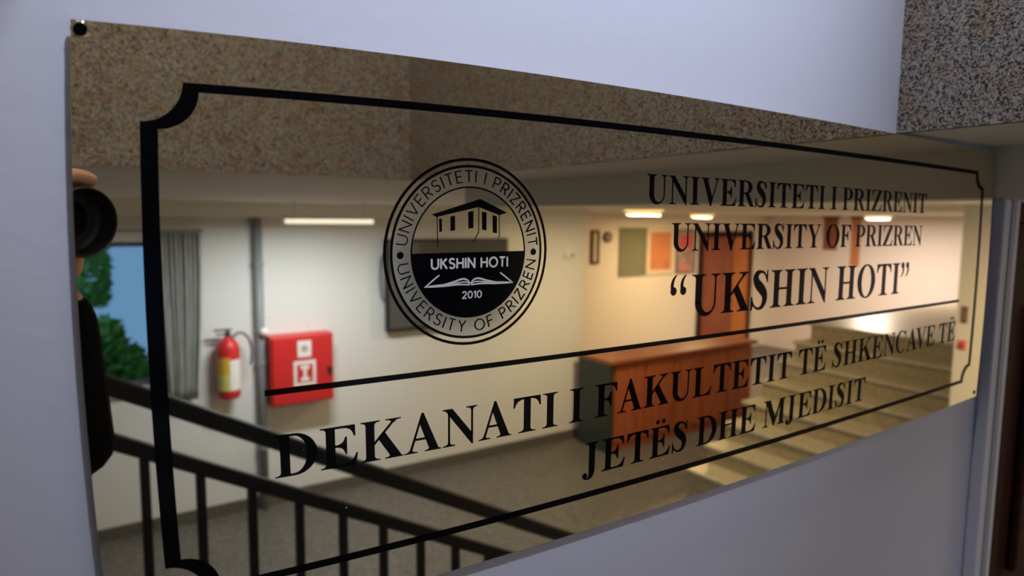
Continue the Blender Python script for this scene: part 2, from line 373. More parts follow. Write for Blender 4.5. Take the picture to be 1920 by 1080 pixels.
rect = lambda x0, x1, y0, y1: [(x0, y0), (x1, y0), (x1, y1), (x0, y1)]
disc = lambda cx, cy, r, n=18: [(cx + r * math.cos(2 * PI * k / n), cy + r * math.sin(2 * PI * k / n)) for k in range(n)]
def cap(x0, x1, xa, xb, top=True):
    """serif over a slanted stroke whose body runs from xa to xb"""
    if top: return [(x0, 676), (x0, 657)] + qb((x0, 657), (xa - 6, 655), (xa + 6, 610)) + [(xb - 4, 610)] + qb((xb - 4, 610), (xb, 655), (x1, 657)) + [(x1, 676)]
    return [(x0, 0), (x1, 0), (x1, 19)] + qb((x1, 19), (xb + 4, 21), (xb - 4, 64)) + [(xa + 4, 64)] + qb((xa + 4, 64), (xa - 6, 21), (x0, 19))
E_TOP = [(250, 676), (597, 676), (603, 488), (574, 488)] + qb((574, 488), (545, 637), (390, 638)) + [(250, 638)]
E_BOT = [(250, 0), (600, 0), (641, 200), (612, 200)] + qb((612, 200), (560, 40), (390, 39)) + [(250, 39)]
E_MID = [(250, 332)] + qb((250, 332), (410, 335), (428, 202)) + [(458, 202), (458, 492), (428, 492)] + qb((428, 492), (410, 366), (250, 368))
T_BAR = [(36, 676), (631, 676), (641, 488), (610, 488)] + qb((610, 488), (580, 637), (400, 638)) + [(268, 638)] + qb((268, 638), (88, 637), (57, 488)) + [(26, 488)]
V_L = [cap(15, 345, 92, 262), [(95, 620), (262, 620), (437, 205), (398, -18), (358, -18)]]
S_ = brush([(452, 515, 20), (425, 590, 34), (365, 645, 44), (280, 662, 52), (190, 632, 108), (148, 555, 142), (190, 462, 168), (280, 385, 186), (365, 310, 176), (412, 220, 146), (402, 120, 118), (345, 42, 82), (265, 11, 50), (175, 28, 42), (100, 92, 34), (62, 190, 20)])
def ring_C(): return quads(ell(378, 336, 340, 355, 38, 318, 40), ell(408, 336, 218, 318, 46, 312, 40))
GL = {
 'I': (389, [stem(120, 270, bl=100, br=100, tl=100, tr=100)]),
 'H': (778, [stem(120, 270, bl=99, br=85, tl=99, tr=85), stem(508, 658, bl=85, br=99, tl=85, tr=99), rect(260, 515, 318, 358)]),
 'E': (667, [stem(110, 262, bl=94, tl=94), E_TOP, E_BOT, E_MID]),
 'F': (611, [stem(110, 262, bl=94, br=108, tl=94), E_TOP, E_MID]),
 'L': (667, [stem(110, 262, bl=91, tl=91, tr=100), E_BOT]),
 'T': (667, [stem(258, 410, bl=115, br=115), T_BAR]),
 'P': (611, [stem(110, 262, bl=94, br=108, tl=94)] + bowl(240, 345, 600, 447, 676, 302, 38)),
 'R': (722, [stem(110, 262, bl=84, br=100, tl=84), [(318, 345), (470, 352), (655, 62)] + qb((655, 62), (680, 22), (715, 19)) + [(715, 0), (528, 0)]] + bowl(240, 345, 620, 462, 676, 322, 38)),
 'D': (722, [stem(105, 255, bl=89, tl=89)] + bowl(240, 330, 690, 527, 676, 0, 38)),
 'O': (778, quads(ell(389, 336, 354, 355, 0, 360, 48), ell(389, 336, 192, 322, 0, 360, 48))),
 'C': (722, ring_C() + [[(618, 691), (645, 691), (655, 455), (626, 455)] , [(560, 640), (640, 690), (640, 560), (625, 520)]]),
 'U': (722, [stem(105, 255, 205, 676, tl=89, tr=88), stem(567, 604, 225, 676, tl=90, tr=96)] + quads(ell(354.5, 225, 249.5, 244, 180, 360, 28), ell(411, 225, 156, 180, 180, 360, 28))),
 'N': (722, [stem(118, 157, 0, 620, bl=102, br=102), [(16, 676), (205, 676), (585, 205), (617, 205), (617, -18), (592, -18), (128, 570)] + qb((128, 570), (90, 650), (16, 657)), stem(579, 617, 150, 676, tl=99, tr=84)]),
 'V': (722, V_L + [[(425, 175), (588, 625), (630, 625), (398, -18), (362, -18)], cap(488, 710, 586, 632)]),
 'Y': (722, [cap(15, 350, 92, 262), [(92, 620), (262, 620), (437, 315), (437, 270), (285, 270), (285, 300)], stem(285, 437, 0, 310, bl=102, br=102), [(390, 300), (437, 310), (622, 620), (578, 620)], cap(488, 710, 576, 624)]),
 'A': (722, [[(338, 690), (374, 690), (154, 40), (106, 40)], [(345, 690), (374, 690), (645, 50), (472, 50), (296, 515)], rect(196, 440, 214, 252), cap(9, 257, 104, 156, False), cap(390, 706, 474, 644, False)]),
 'K': (778, [stem(110, 262, bl=84, br=96, tl=84, tr=96), [(255, 258), (255, 315), (565, 630), (622, 630)], cap(455, 735, 562, 632), [(318, 372), (430, 484), (722, 52), (530, 52)], cap(440, 768, 532, 722, False)]),
 'S': (556, S_ + [[(462, 692), (486, 692), (490, 468), (462, 468), (440, 570)], [(38, -18), (62, -18), (90, 60), (66, 228), (38, 228)]]),
 'Z': (667, [rect(62, 632, 638, 676), [(52, 676), (80, 676), (74, 645)] + qb((200, 638), (90, 630), (66, 478)) + [(38, 478)], [(448, 640), (632, 660), (632, 640), (222, 34), (28, 18), (28, 36)], rect(28, 612, 0, 38), [(590, 0), (612, 0), (640, 208), (612, 208)] + qb((612, 208), (575, 45), (450, 38))]),
 'J': (500, [stem(178, 330, 90, 676, tl=92, tr=100)] + quads([(330, 120)] + qb((330, 120), (325, -96), (150, -96), 14) + qb((150, -96), (50, -96), (22, -20), 8), [(178, 120)] + qb((178, 120), (190, -62), (140, -66), 14) + qb((140, -66), (100, -66), (95, -20), 8)) + [disc(83, -8, 64)]),
 'M': (944, [stem(112, 151, 0, 640, bl=98, br=98), [(14, 676), (285, 676), (522, 175), (470, -5), (444, -5), (150, 560)] + qb((150, 560), (110, 652), (14, 657)), [(444, -5), (478, -5), (720, 560), (720, 676), (690, 660), (470, 130)], stem(690, 842, 0, 676, bl=88, br=82, tr=82)]),
 '“': (500, [disc(100, 430, 68), [(38, 455), (32, 520)] + qb((32, 520), (45, 640), (160, 691)) + [(168, 678)] + qb((168, 678), (92, 610), (98, 495)), disc(318, 430, 68), [(256, 455), (250, 520)] + qb((250, 520), (263, 640), (378, 691)) + [(386, 678)] + qb((386, 678), (310, 610), (316, 495))]),
 '”': (500, [disc(100, 622, 68), [(162, 597), (168, 532)] + qb((168, 532), (155, 412), (40, 361)) + [(32, 374)] + qb((32, 374), (108, 442), (102, 557)), disc(318, 622, 68), [(380, 597), (386, 532)] + qb((386, 532), (373, 412), (258, 361)) + [(250, 374)] + qb((250, 374), (326, 442), (320, 557))]),
 ' ': (250, []),
}
GL['Ë'] = (667, GL['E'][1] + [disc(238, 790, 52), disc(412, 790, 52)])
def roman(name, text, u0, vbase, em, label):
    f = Flat(); x = u0; prev = ''
    for ch in text:
        adv, polys = GL[ch]
        if prev + ch in ('AV', 'VA'): x -= 0.125 * em
        for p in polys: f.poly([(x + a / 1000 * em, vbase - b / 1000 * em) for a, b in p], HB)
        x += adv / 1000 * em; prev = ch
    o = f.build(name, M_BLACK, pq); o['label'] = label; return x
roman('lettering', 'UNIVERSITETI I PRIZRENIT', 1.127 - .0016, .2535, .0992, 'black serif line reading UNIVERSITETI I PRIZRENIT')
roman('lettering', 'UNIVERSITY OF PRIZREN', 1.211 - .0016, .3645, .0992, 'black serif line reading UNIVERSITY OF PRIZREN')
roman('lettering', '“UKSHIN HOTI”', 1.215 - .0049, .526, .1524, 'large black serif line reading UKSHIN HOTI in quotation marks')
roman('lettering', 'DEKANATI I FAKULTETIT TË SHKENCAVE TË', .284 - .0018, .7345, .11238, 'black serif line beginning DEKANATI I FAKULTETIT')
roman('lettering', 'JETËS DHE MJEDISIT', .9575, .866, .1127, 'black serif line reading JETËS DHE MJEDISIT')

# ---- university seal
SU, SV = 0.6690, 0.3553
def circ(r, n=72): return [(SU + r * math.cos(2 * PI * k / n), SV + r * math.sin(2 * PI * k / n)) for k in range(n + 1)]
seal = thing('seal', None, None, uv(SU, SV)); seal.parent = pq; seal.matrix_parent_inverse = Matrix.Translation(-pq.location)
seal['label'] = 'round black university seal with house and open book'
def sflat(name, material, fn, label=None):
    f = Flat(); fn(f); o = f.build(name, material, pq); o.parent = seal; o.matrix_parent_inverse = Matrix.Translation(-seal.location)
    o.matrix_parent_inverse = Matrix.Translation(-Vector(uv(SU, SV)))
    if label: o['label'] = label
    return o
sflat('satin_band', M_BRUSH, lambda f: f.strip(circ(.1625), circ(.1245), HB * .5))
sflat('outer_ring', M_BLACK, lambda f: f.strip(circ(.1797), circ(.1742), HB))
sflat('middle_ring', M_BLACK, lambda f: f.strip(circ(.1668), circ(.1618), HB))
sflat('inner_ring', M_BLACK, lambda f: f.strip(circ(.1262), circ(.1232), HB))
sflat('half_disc', M_BLACK, lambda f: f.poly([(SU + .1255 * math.cos(PI * k / 40), SV - .0005 + .1255 * math.sin(PI * k / 40)) for k in range(41)], HB * 1.2), 'black lower half of the seal')
for sgn in (-1, 1):
    sflat('bullet', M_BLACK, lambda f: f.poly([(SU + sgn * .1466 + .0068 * math.cos(2 * PI * k / 20), SV + .002 + .0068 * math.sin(2 * PI * k / 20)) for k in range(20)], HB * 1.2))
mm = lambda L: [(.6660 + a / 1000, SV + b / 1000) for a, b in L]
def house(f):
    f.poly(mm([[-80.4, -72.1], [23.9, -102.7], [85.4, -76.7], [67.3, -71.9], [20.3, -87.2], [-69.5, -67.6]]), HB)
    for w in ([[-64.5, -63.9], [-59.0, -65.0], [-58.7, -40.6], [-64.0, -39.9]], [[-40.8, -68.7], [-31.3, -70.3], [-30.9, -42.8], [-40.5, -41.5]], [[-2.6, -77.4], [8.6, -79.9], [9.1, -46.8], [-1.9, -45.8]], [[27.9, -78.7], [37.9, -76.6], [38.2, -42.0], [28.4, -43.7]], [[51.9, -72.1], [61.8, -69.2], [62.2, -36.4], [52.7, -37.6]]):
        f.poly(mm(w), HB)
    for ln in ([[-68.9, -68.6], [-67.6, -12.5]], [[20.6, -88.6], [20.7, -38.9], [8.5, -19.2]], [[67.3, -72.9], [67.8, -30.9], [65.9, -26.0]]):
        for a, b in zip(ln, ln[1:]):
            dx, dy = b[0] - a[0], b[1] - a[1]; l = math.hypot(dx, dy); nx, ny = -dy / l * .8, dx / l * .8
            f.poly(mm([(a[0] + nx, a[1] + ny), (b[0] + nx, b[1] + ny), (b[0] - nx, b[1] - ny), (a[0] - nx, a[1] - ny)]), HB)
sflat('house_emblem', M_BLACK, house, 'black line drawing of a house with a broad roof')
def sbrush(f, pts, h):
    for q in brush(pts, 6): f.poly(mm(q), h + len(f.f) * 1.2e-6)
def book(f):
    h = HB * 3
    for s, c in ((-1, 0), (1, 0)):
        X = (lambda x: x) if s > 0 else (lambda x: 4.0 - x)
        sbrush(f, [(X(100), 62.2, 1.5), (X(84), 61.6, 4.2), (X(55), 60.8, 5.4), (X(36), 60.5, 4.0), (X(18), 61, 3.0), (X(3), 62.4, 2.6)], h)      # cover
        sbrush(f, [(X(60), 59.5, 2.5), (X(38), 55, 3.4), (X(22), 50.6, 3.6), (X(12), 51.2, 3.4), (X(6), 55, 2.8), (X(2.5), 60, 2.4)], h)         # upper leaf
        sbrush(f, [(X(48), 59.5, 2.0), (X(28), 57, 2.4), (X(14), 56.2, 2.4), (X(7), 58.2, 2.2), (X(3), 61, 2.0)], h)                              # lower leaf
        sbrush(f, [(X(99), 62.8, 2.6), (X(84), 51.5, 3.0), (X(69), 41, 3.0)], h)                                                                  # folded wing
sflat('book_emblem', M_SILV, book, 'brass open book outline on black')
# plain capitals drawn with an even stroke (cap height 1)
SG = {'U': (.70, [[(0, 1), (0, .32)] + ell(.35, .32, .35, .32, 180, 360, 12) + [(.70, .32), (.70, 1)]]),
 'N': (.70, [[(0, 0), (0, 1), (.70, 0), (.70, 1)]]), 'I': (0, [[(0, 0), (0, 1)]]), 'V': (.72, [[(0, 1), (.36, 0), (.72, 1)]]),
 'E': (.50, [[(.50, 1), (0, 1), (0, 0), (.50, 0)], [(0, .52), (.45, .52)]]), 'F': (.48, [[(.48, 1), (0, 1), (0, 0)], [(0, .52), (.43, .52)]]),
 'R': (.56, [[(0, 0), (0, 1)] + ell(.28, .74, .26, .26, 90, -90, 10) + [(0, .48)], [(.28, .48), (.56, 0)]]),
 'P': (.54, [[(0, 0), (0, 1)] + ell(.28, .73, .26, .27, 90, -90, 10) + [(0, .46)]]),
 'S': (.54, [ell(.27, .755, .25, .245, 30, 255, 12) + ell(.27, .255, .27, .255, 78, -150, 12)]),
 'T': (.60, [[(0, 1), (.60, 1)], [(.30, 1), (.30, 0)]]), 'Z': (.58, [[(0, 1), (.58, 1), (0, 0), (.58, 0)]]),
 'Y': (.66, [[(0, 1), (.33, .48), (.66, 1)], [(.33, .48), (.33, 0)]]), 'O': (.90, [ell(.45, .5, .45, .5, 0, 360, 28)]),
 'K': (.62, [[(0, 0), (0, 1)], [(.58, 1), (.04, .46)], [(.20, .60), (.62, 0)]]), 'H': (.66, [[(0, 0), (0, 1)], [(.66, 0), (.66, 1)], [(0, .52), (.66, .52)]]),
 '2': (.55, [ell(.27, .72, .26, .28, 165, -30, 12) + [(0, 0), (.56, 0)]]), '0': (.62, [ell(.31, .5, .31, .5, 0, 360, 24)]), '1': (.22, [[(0, .82), (.2, 1), (.2, 0)]]), ' ': (.18, [])}
def sline(f, mp, text, wid, gap, h):
    """mp maps (x along the line, y up) to plaque units; wid = stroke width in cap heights"""
    x = 0
    for ch in text:
        w, strokes = SG[ch]
        for stt in strokes:
            for a, b in zip(stt, stt[1:]):
                dx, dy = b[0] - a[0], b[1] - a[1]; l = math.hypot(dx, dy)
                if l < 1e-6: continue
                nx, ny = -dy / l * wid / 2, dx / l * wid / 2; ex, ey = dx / l * wid * .18, dy / l * wid * .18
                h += 1.2e-6; f.poly([mp(x + px, py) for px, py in ((a[0] - ex + nx, a[1] - ey + ny), (b[0] + ex + nx, b[1] + ey + ny), (b[0] + ex - nx, b[1] + ey - ny), (a[0] - ex - nx, a[1] - ey - ny))], h)
            for a in stt[1:-1]: h += 1.2e-6; f.poly([mp(x + a[0] + wid / 2 * math.cos(PI * k / 4), a[1] + wid / 2 * math.sin(PI * k / 4)) for k in range(8)], h)
        x += w + gap
    return x - gap
def slen(text, gap): return sum(SG[c][0] + gap for c in text) - gap
def arc_text(name, text, a0, a1, rb, cap_h, inward, label):
    gap = .36; n = slen(text, gap)
    def mp(x, y):
        t = math.radians(a0 + (a1 - a0) * x / n); r = (rb - cap_h * y) if inward else (rb + cap_h * y)
        return (SU + r * math.cos(t), SV + r * math.sin(t))
    sflat(name, M_BLACK, lambda f: sline(f, mp, text, .105, gap, HB), label)
arc_text('ring_lettering', 'UNIVERSITETI I PRIZRENIT', -173.0, -4.6, .1345, .0215, False, 'thin capitals UNIVERSITETI I PRIZRENIT round the top of the seal')
arc_text('ring_lettering', 'UNIVERSITY OF PRIZREN', 172.5, 7.5, .1535, .0212, True, 'thin capitals UNIVERSITY OF PRIZREN round the bottom of the seal')
def flat_text(name, text, x0, x1, ybase, cap_h, wid, gap, label):
    n = slen(text, gap)
    mp = lambda x, y: (.6660 + (x0 + (x1 - x0) * x / n) / 1000, SV + (ybase - cap_h * y) / 1000)
    sflat(name, M_SILV, lambda f: sline(f, mp, text, wid, gap, HB * 3), label)
flat_text('seal_name', 'UKSHIN HOTI', -80.5, 86.0, 29.0, 18.2, .20, .30, 'brass capitals UKSHIN HOTI on black')
flat_text('seal_year', '2010', -14.5, 26.8, 87.8, 12.8, .20, .28, 'brass numerals 2010 on black')

# dust and nicks on the polished face
du = Flat()
for k in range(70):
    u = random.uniform(.05, W - .1); v = random.uniform(.05, .95); r = random.choice((.0007, .0009, .0013, .0018)) * (0.7 + .5 * u / W)
    du.poly([(u + r * math.cos(2 * PI * i / 7), v + r * .8 * math.sin(2 * PI * i / 7)) for i in range(7)], HB * .6)
tag(du.build('dust_specks', M_DUST, pq), None, None, None, 'stuff')

# ------------------------------------------------------------------ black stair railing (seen in the brass)
YR = -1.79
rl = thing('stair_railing', 'black iron stair railing with handrail, lower rail and square bars', 'railing', (0.8, YR, -0.6))
rz = lambda x: 1.063 - 0.537 * x
def bar(mb, x0, z0, x1, z1, hw, hh):
    return mb.add([(x0, YR - hw, z0 - hh), (x0, YR + hw, z0 - hh), (x0, YR + hw, z0 + hh), (x0, YR - hw, z0 + hh), (x1, YR - hw, z1 - hh), (x1, YR + hw, z1 - hh), (x1, YR + hw, z1 + hh), (x1, YR - hw, z1 + hh)],
                  [(0, 1, 2, 3), (4, 7, 6, 5), (0, 4, 5, 1), (1, 5, 6, 2), (2, 6, 7, 3), (3, 7, 4, 0)])
bar(bar(MB(), -.25, rz(-.25) - .0, 1.9, rz(1.9), .022, .030), -1.6, rz(-.25), -.25, rz(-.25), .022, .030).build('handrail', M_RAIL, rl, bevel=.006)
bar(bar(MB(), -.25, rz(-.25) - .165, 1.9, rz(1.9) - .165, .015, .026), -1.6, rz(-.25) - .165, -.25, rz(-.25) - .165, .015, .026).build('lower_rail', M_RAIL, rl, bevel=.004)
xb = [0.171 + 0.1505 * k for k in range(-11, 12)]
for x in xb:
    zt = rz(max(x, -.25)) - .165; i = int((x + .05) // .334); zb = 0 if x < -.05 else max(-0.182 * (i + 1), ZH + .02) + .0005
    MB().box(x - .013, x + .013, YR - .013, YR + .013, zb + (0 if x < -.05 or i < 4 else .0), zt).build('baluster', M_RAIL, rl)
MB().box(1.875, 1.925, YR - .025, YR + .025, ZH, rz(1.9) + .02).build('newel_post', M_RAIL, rl, bevel=.004)

# ------------------------------------------------------------------ far wall: window, curtain, extinguisher, cabinet, screen
w1 = thing('window_1', 'window looking out on green trees and blue sky', None, (.1, YF, WZ0)); w1['kind'] = 'structure'
f = MB(); t = .035
f.box(WX0, WX0 + t, YF - .12, YF - .06, WZ0, WZ1).box(WX1 - t, WX1, YF - .12, YF - .06, WZ0, WZ1).box(WX0 + t, WX1 - t, YF - .12, YF - .06, WZ0, WZ0 + t).box(WX0 + t, WX1 - t, YF - .12, YF - .06, WZ1 - t, WZ1)
f.build('window_frame', mat('frame_grey', (.10, .10, .11), .5), w1)
gm = mat('clear_glass', (1, 1, 1), 0.0, spec=0.3, **{'Transmission Weight': 1.0, 'IOR': 1.05})
MB().box(WX0 + t, WX1 - t, YF - .093, YF - .089, WZ0 + t, WZ1 - t).build('pane', gm, w1)
MB().box(WX0 - .02, WX1 + .02, YF, YF + .05, WZ0 - .03, WZ0 - .001).build('window_sill', M_PIPE, w1)

cu = MB(); n = 90; x0, x1 = .60, .885
front = []; 
for i in range(n + 1):
    x = x0 + (x1 - x0) * i / n; y = YF + .07 + .022 * math.sin(i * .62) + .012 * math.sin(i * .23 + 1)
    front.append((x, y))
rows = 14; vv = []
for j in range(rows + 1):
    z = 1.37 - (1.37 - .10) * j / rows; sway = (j / rows) ** 2
    for (x, y) in front: vv.append((x0 + (x - x0) * (1 - .03 * sway) - .05 * sway * math.sin(x * 9), y + .012 * sway * math.sin(x * 40 + j * .4), z))
ff = [(j * (n + 1) + i, j * (n + 1) + i + 1, (j + 1) * (n + 1) + i + 1, (j + 1) * (n + 1) + i) for j in range(rows) for i in range(n)]
ct = thing('curtain', 'grey pleated curtain hanging beside the window', 'curtain', (.75, YF + .07, .1))
c_o = MB().add(vv, ff).build('fabric', M_CURT, ct, smooth=True)
so = c_o.modifiers.new('thick', 'SOLIDIFY'); so.thickness = .003
MB().tube([(-.45, YF + .07, 1.385), (.895, YF + .07, 1.385)], .008).build('curtain_rod', M_PIPE, ct, smooth=True)
for xx in (-.40, .88): MB().box(xx - .01, xx + .01, YF, YF + .08, 1.375, 1.395).build('rod_bracket', M_PIPE, ct)

pp = thing('pipe', 'grey painted vertical pipe on the white hall wall', 'pipe', (1.297, YF + .05, ZH))
MB().lathe([(.036, 0), (.036, ZC - ZH)], (1.297, YF + .045, ZH), 20).build('riser', M_PIPE, pp, smooth=True)
for z in (-.4, .3, 1.1): MB().lathe([(.043, 0), (.043, .03)], (1.297, YF + .045, z), 20).build('clamp', M_PIPE, pp)
MB().ball((1.315, YF + .10, .575), .035, 10).build('valve_knob', M_SIGN, pp, smooth=True)

ex = thing('fire_extinguisher', 'red fire extinguisher with yellow and white label hung by the pipe', 'fire extinguisher', (1.04, YF + .10, .08))
exc = (1.04, YF + .105, .08)
MB().lathe([(.070, 0), (.080, .012), (.083, .03), (.083, .38), (.076, .42), (.055, .455), (.028, .475), (.024, .49)], exc, 28).build('cylinder', M_RED, ex, smooth=True)
def arcband(z0, z1, a0, a1, r=.0842):
    mb = MB(); k = 16; V = []
    for i in range(k + 1):
        a = a0 + (a1 - a0) * i / k
        for z in (z0, z1): V.append((exc[0] + r * math.cos(a), exc[1] + r * math.sin(a), exc[2] + z))
    return mb.add(V, [(2 * i, 2 * i + 1, 2 * i + 3, 2 * i + 2) for i in range(k)])
M_YEL = mat('label_yellow', (.75, .45, .05), .5)
arcband(.07, .31, PI * .02, PI * .52).build('white_label', M_SIGN, ex, smooth=True)
arcband(.20, .33, PI * .52, PI * .98).build('orange_label', M_YEL, ex, smooth=True)
arcband(.07, .20, PI * .52, PI * .98).build('yellow_label', mat('label_lime', (.72, .65, .18), .5), ex, smooth=True)
MB().lathe([(.022, 0), (.022, .03), (.015, .035), (.015, .05)], (exc[0], exc[1], exc[2] + .485), 14).build('valve', M_PLASTIC, ex, smooth=True)
hn = MB().box(exc[0] - .10, exc[0] + .03, exc[1] - .01, exc[1] + .01, exc[2] + .532, exc[2] + .545); hn.box(exc[0] - .085, exc[0] + .01, exc[1] - .008, exc[1] + .008, exc[2] + .50, exc[2] + .512)
hn.build('lever', M_PLASTIC, ex, bevel=.003)
hs = []
for i in range(25):
    a = PI * .98 - PI * 1.15 * i / 24; hs.append((exc[0] + .085 + .085 * math.cos(a) , exc[1] + .02, exc[2] + .36 + (.15 if a > 0 else .22) * math.sin(a)))
MB().tube([(exc[0] + .015, exc[1], exc[2] + .515)] + hs[4:] , .0085).build('hose', M_PLASTIC, ex, smooth=True)
MB().box(exc[0] - .03, exc[0] + .03, YF, YF + .03, .30, .48).build('wall_bracket', M_PIPE, ex)

cb = thing('fire_hose_cabinet', 'flat red fire hose cabinet with white pictograms', 'cabinet', (1.6, YF, -.02))
cx0, cx1, cz0, cz1 = 1.345, 1.855, -.035, .533
MB().box(cx0, cx1, YF, YF + .16, cz0, cz1).build('cabinet_body', M_RED, cb, bevel=.004)
dr = MB().box(cx0 + .012, cx1 - .012, YF + .1605, YF + .178, cz0 + .012, cz1 - .012).build('cabinet_door', M_RED, cb, bevel=.004)
def dpart(name, mb, mt, lab=None):
    o = mb.build(name, mt); o.parent = dr
    if lab: o['label'] = lab
    return o
yS = YF + .1785
dpart('pictogram', MB().box(1.555, 1.665, yS, yS + .002, .355, .49), M_SIGN, 'small white square pictogram')
dpart('pictogram_mark', MB().lathe([(.030, 0), (.030, .002)], (1.61, yS + .002, .425), 16, (0, 1, 0)), mat('mark_grey', (.45, .38, .36), .6))
dpart('pictogram', MB().box(1.52, 1.70, yS, yS + .002, .115, .325), M_SIGN, 'larger white square hose pictogram')
dpart('pictogram_mark', MB().box(1.545, 1.675, yS + .002, yS + .004, .145, .295), M_RED)
pmk = MB().box(1.575, 1.645, yS + .004, yS + .006, .255, .285).box(1.575, 1.645, yS + .004, yS + .006, .155, .185).box(1.597, 1.623, yS + .004, yS + .006, .185, .255)
dpart('pictogram_mark', pmk, M_SIGN)
dpart('latch', MB().box(1.80, 1.832, yS, yS + .018, .20, .255), M_PLASTIC, 'small black latch')

tv = thing('wall_screen', 'large dark flat screen mounted on the white hall wall', 'screen', (3.02, YF, .48))
MB().box(2.375, 3.665, YF + .03, YF + .085, .475, 1.305).build('screen_body', M_PLASTIC, tv, bevel=.008)
MB().box(2.40, 3.64, YF + .086, YF + .09, .505, 1.28).build('glass', M_GLASSB, tv)
MB().box(2.85, 3.2, YF, YF + .03, .7, 1.1).build('wall_mount', M_PLASTIC, tv)
MB().tube([(2.40, YF + .05, 1.22), (2.33, YF + .05, 1.12), (2.325, YF + .045, .95), (2.34, YF + .045, .80), (2.39, YF + .05, .72)], .012).build('cable', M_PIPE, tv, smooth=True)

so_ = thing('wall_socket', 'small white thermostat box on the white hall wall', 'thermostat', (4.49, YF, 1.11))
MB().box(4.43, 4.55, YF, YF + .035, 1.085, 1.155).build('box', M_SIGN, so_, bevel=.004); MB().box(4.50, 4.535, YF + .0352, YF + .045, 1.105, 1.135).build('dial', M_PIPE, so_)

# ------------------------------------------------------------------ deeper hall: counter, boards, wooden door
ctr = thing('reception_counter', 'red-brown wooden reception counter in front of the warm wall', 'counter', (5.6, -4.8, ZH))
MB().box(4.63, 6.90, -5.06, -4.62, ZH, .02).build('carcass', M_COUNT, ctr)
for k in range(5):
    a = 4.65 + k * .45; MB().box(a + .012, a + .44, -4.62, -4.597, ZH + .10, -.01).build('front_panel', M_COUNT, ctr, bevel=.005)
MB().box(4.57, 6.95, -5.1, -4.56, .02, .06).build('counter_top', mat('counter_top_wood', (.30, .08, .03), .3, noise=(5, .3, (.5, 5, 5))), ctr, bevel=.006)
MB().box(4.57, 4.628, -5.08, -4.58, ZH, .02).build('end_panel', mat('dark_green_paint', (.03, .04, .035), .5), ctr, bevel=.003)

def board(name, label, cat, x0, x1, z0, z1, fm, pm_, fw=.03, depth=.03):
    t = thing(name, label, cat, ((x0 + x1) / 2, YB, z0))
    f = MB().box(x0, x0 + fw, YB, YB + depth, z0, z1).box(x1 - fw, x1, YB, YB + depth, z0, z1).box(x0 + fw, x1 - fw, YB, YB + depth, z0, z0 + fw).box(x0 + fw, x1 - fw, YB, YB + depth, z1 - fw, z1)
    f.build('frame', fm, t); MB().box(x0 + fw, x1 - fw, YB + .002, YB + depth * .6, z0 + fw, z1 - fw).build('panel', pm_, t); return t
board('notice_board', 'grey-green felt notice board on the warm wall', 'notice board', 7.46, 8.03, .58, 1.37, mat('board_frame', (.25, .24, .18), .5), mat('green_felt', (.20, .21, .14), .9, noise=(30, .15)), .02)
board('framed_poster', 'orange poster in a wide cream frame beside the felt board', 'poster', 8.06, 8.72, .58, 1.37, mat('cream_frame', (.72, .62, .45), .5), mat('orange_print', (.62, .23, .09), .6, noise=(4, .12)), .08)
pr = board('collage_poster', 'pink and grey collage poster beside the wooden door', 'poster', 8.78, 9.26, .58, 1.34, mat('grey_frame', (.12, .10, .10), .5), mat('pinkgrey_print', (.38, .25, .22), .6, noise=(7, .45)), .02)
MB().box(8.86, 9.16, YB + .019, YB + .022, 1.02, 1.24).build('red_print', mat('red_print', (.55, .08, .07), .6), pr); MB().box(8.88, 9.1, YB + .019, YB + .022, .62, .74).build('pink_print', mat('pink_print', (.62, .22, .18), .6), pr)
d2 = thing('door_2', 'orange-brown wooden double door at the back of the hall', None, (10.1, YB, ZH)); d2['kind'] = 'structure'
MB().box(9.36, 9.44, YB, YB + .06, ZH, 1.30).box(10.74, 10.82, YB, YB + .06, ZH, 1.30).box(9.44, 10.74, YB, YB + .06, 1.20, 1.30).build('door_frame', M_DARKWOOD, d2)
M_OD = mat('orange_wood', (.52, .17, .035), .35, noise=(6, .3, (6, 6, .5)))
for a, b in ((9.44, 10.30), (10.305, 10.74)):
    lf = MB().box(a + .004, b, YB, YB + .035, ZH + .005, 1.198).build('door_leaf', M_DOOR if a < 10 else M_OD, d2, bevel=.003)
    for z0, z1 in ((ZH + .2, ZH + .9), (ZH + 1.05, 1.05)):
        MB().box(a + .10, b - .10, YB + .035, YB + .045, z0, z1).build('panel', M_DOOR if a < 10 else M_OD, d2, bevel=.004)
MB().lathe([(.015, 0), (.015, .06), (.03, .065), (.03, .09)], (10.22, YB + .035, .1), 12, (0, 1, 0)).build('knob', mat('steel', (.6, .6, .6), .3, 1.0), d2, smooth=True)
for (y, wdt, z0, z1, lab, c) in ((-6.30, .26, 1.0, 1.58, 'reddish brown hanging banner on the pinkish wall', (.30, .09, .05)), (-5.84, .16, .75, 1.58, 'narrow orange hanging banner on the pinkish wall', (.55, .22, .09))):
    b_ = thing('wall_banner', lab, 'banner', (XE - .02, y, z0))
    MB().box(XE - .012, XE - .006, y - wdt / 2, y + wdt / 2, z0, z1 - .02).build('cloth', mat('banner_%d' % int(c[0] * 100), c, .8), b_)
    MB().tube([(XE - .012, y - wdt / 2 - .03, z1 - .01), (XE - .012, y + wdt / 2 + .03, z1 - .01)], .011).build('rod', M_DARKWOOD, b_)
pf = board('picture_frame', 'narrow dark framed picture near the corner of the warm wall', 'picture', 6.86, 7.02, .80, 1.33, M_DARKWOOD, mat('picture_cream', (.6, .5, .36), .6), .035)
ck = thing('wall_clock', 'small round dark wall clock between picture and felt board', 'clock', (7.20, YB, 1.22))
MB().lathe([(.085, 0), (.085, .03), (.07, .035)], (7.20, YB, 1.22), 24, (0, 1, 0)).build('case', M_DARKWOOD, ck)
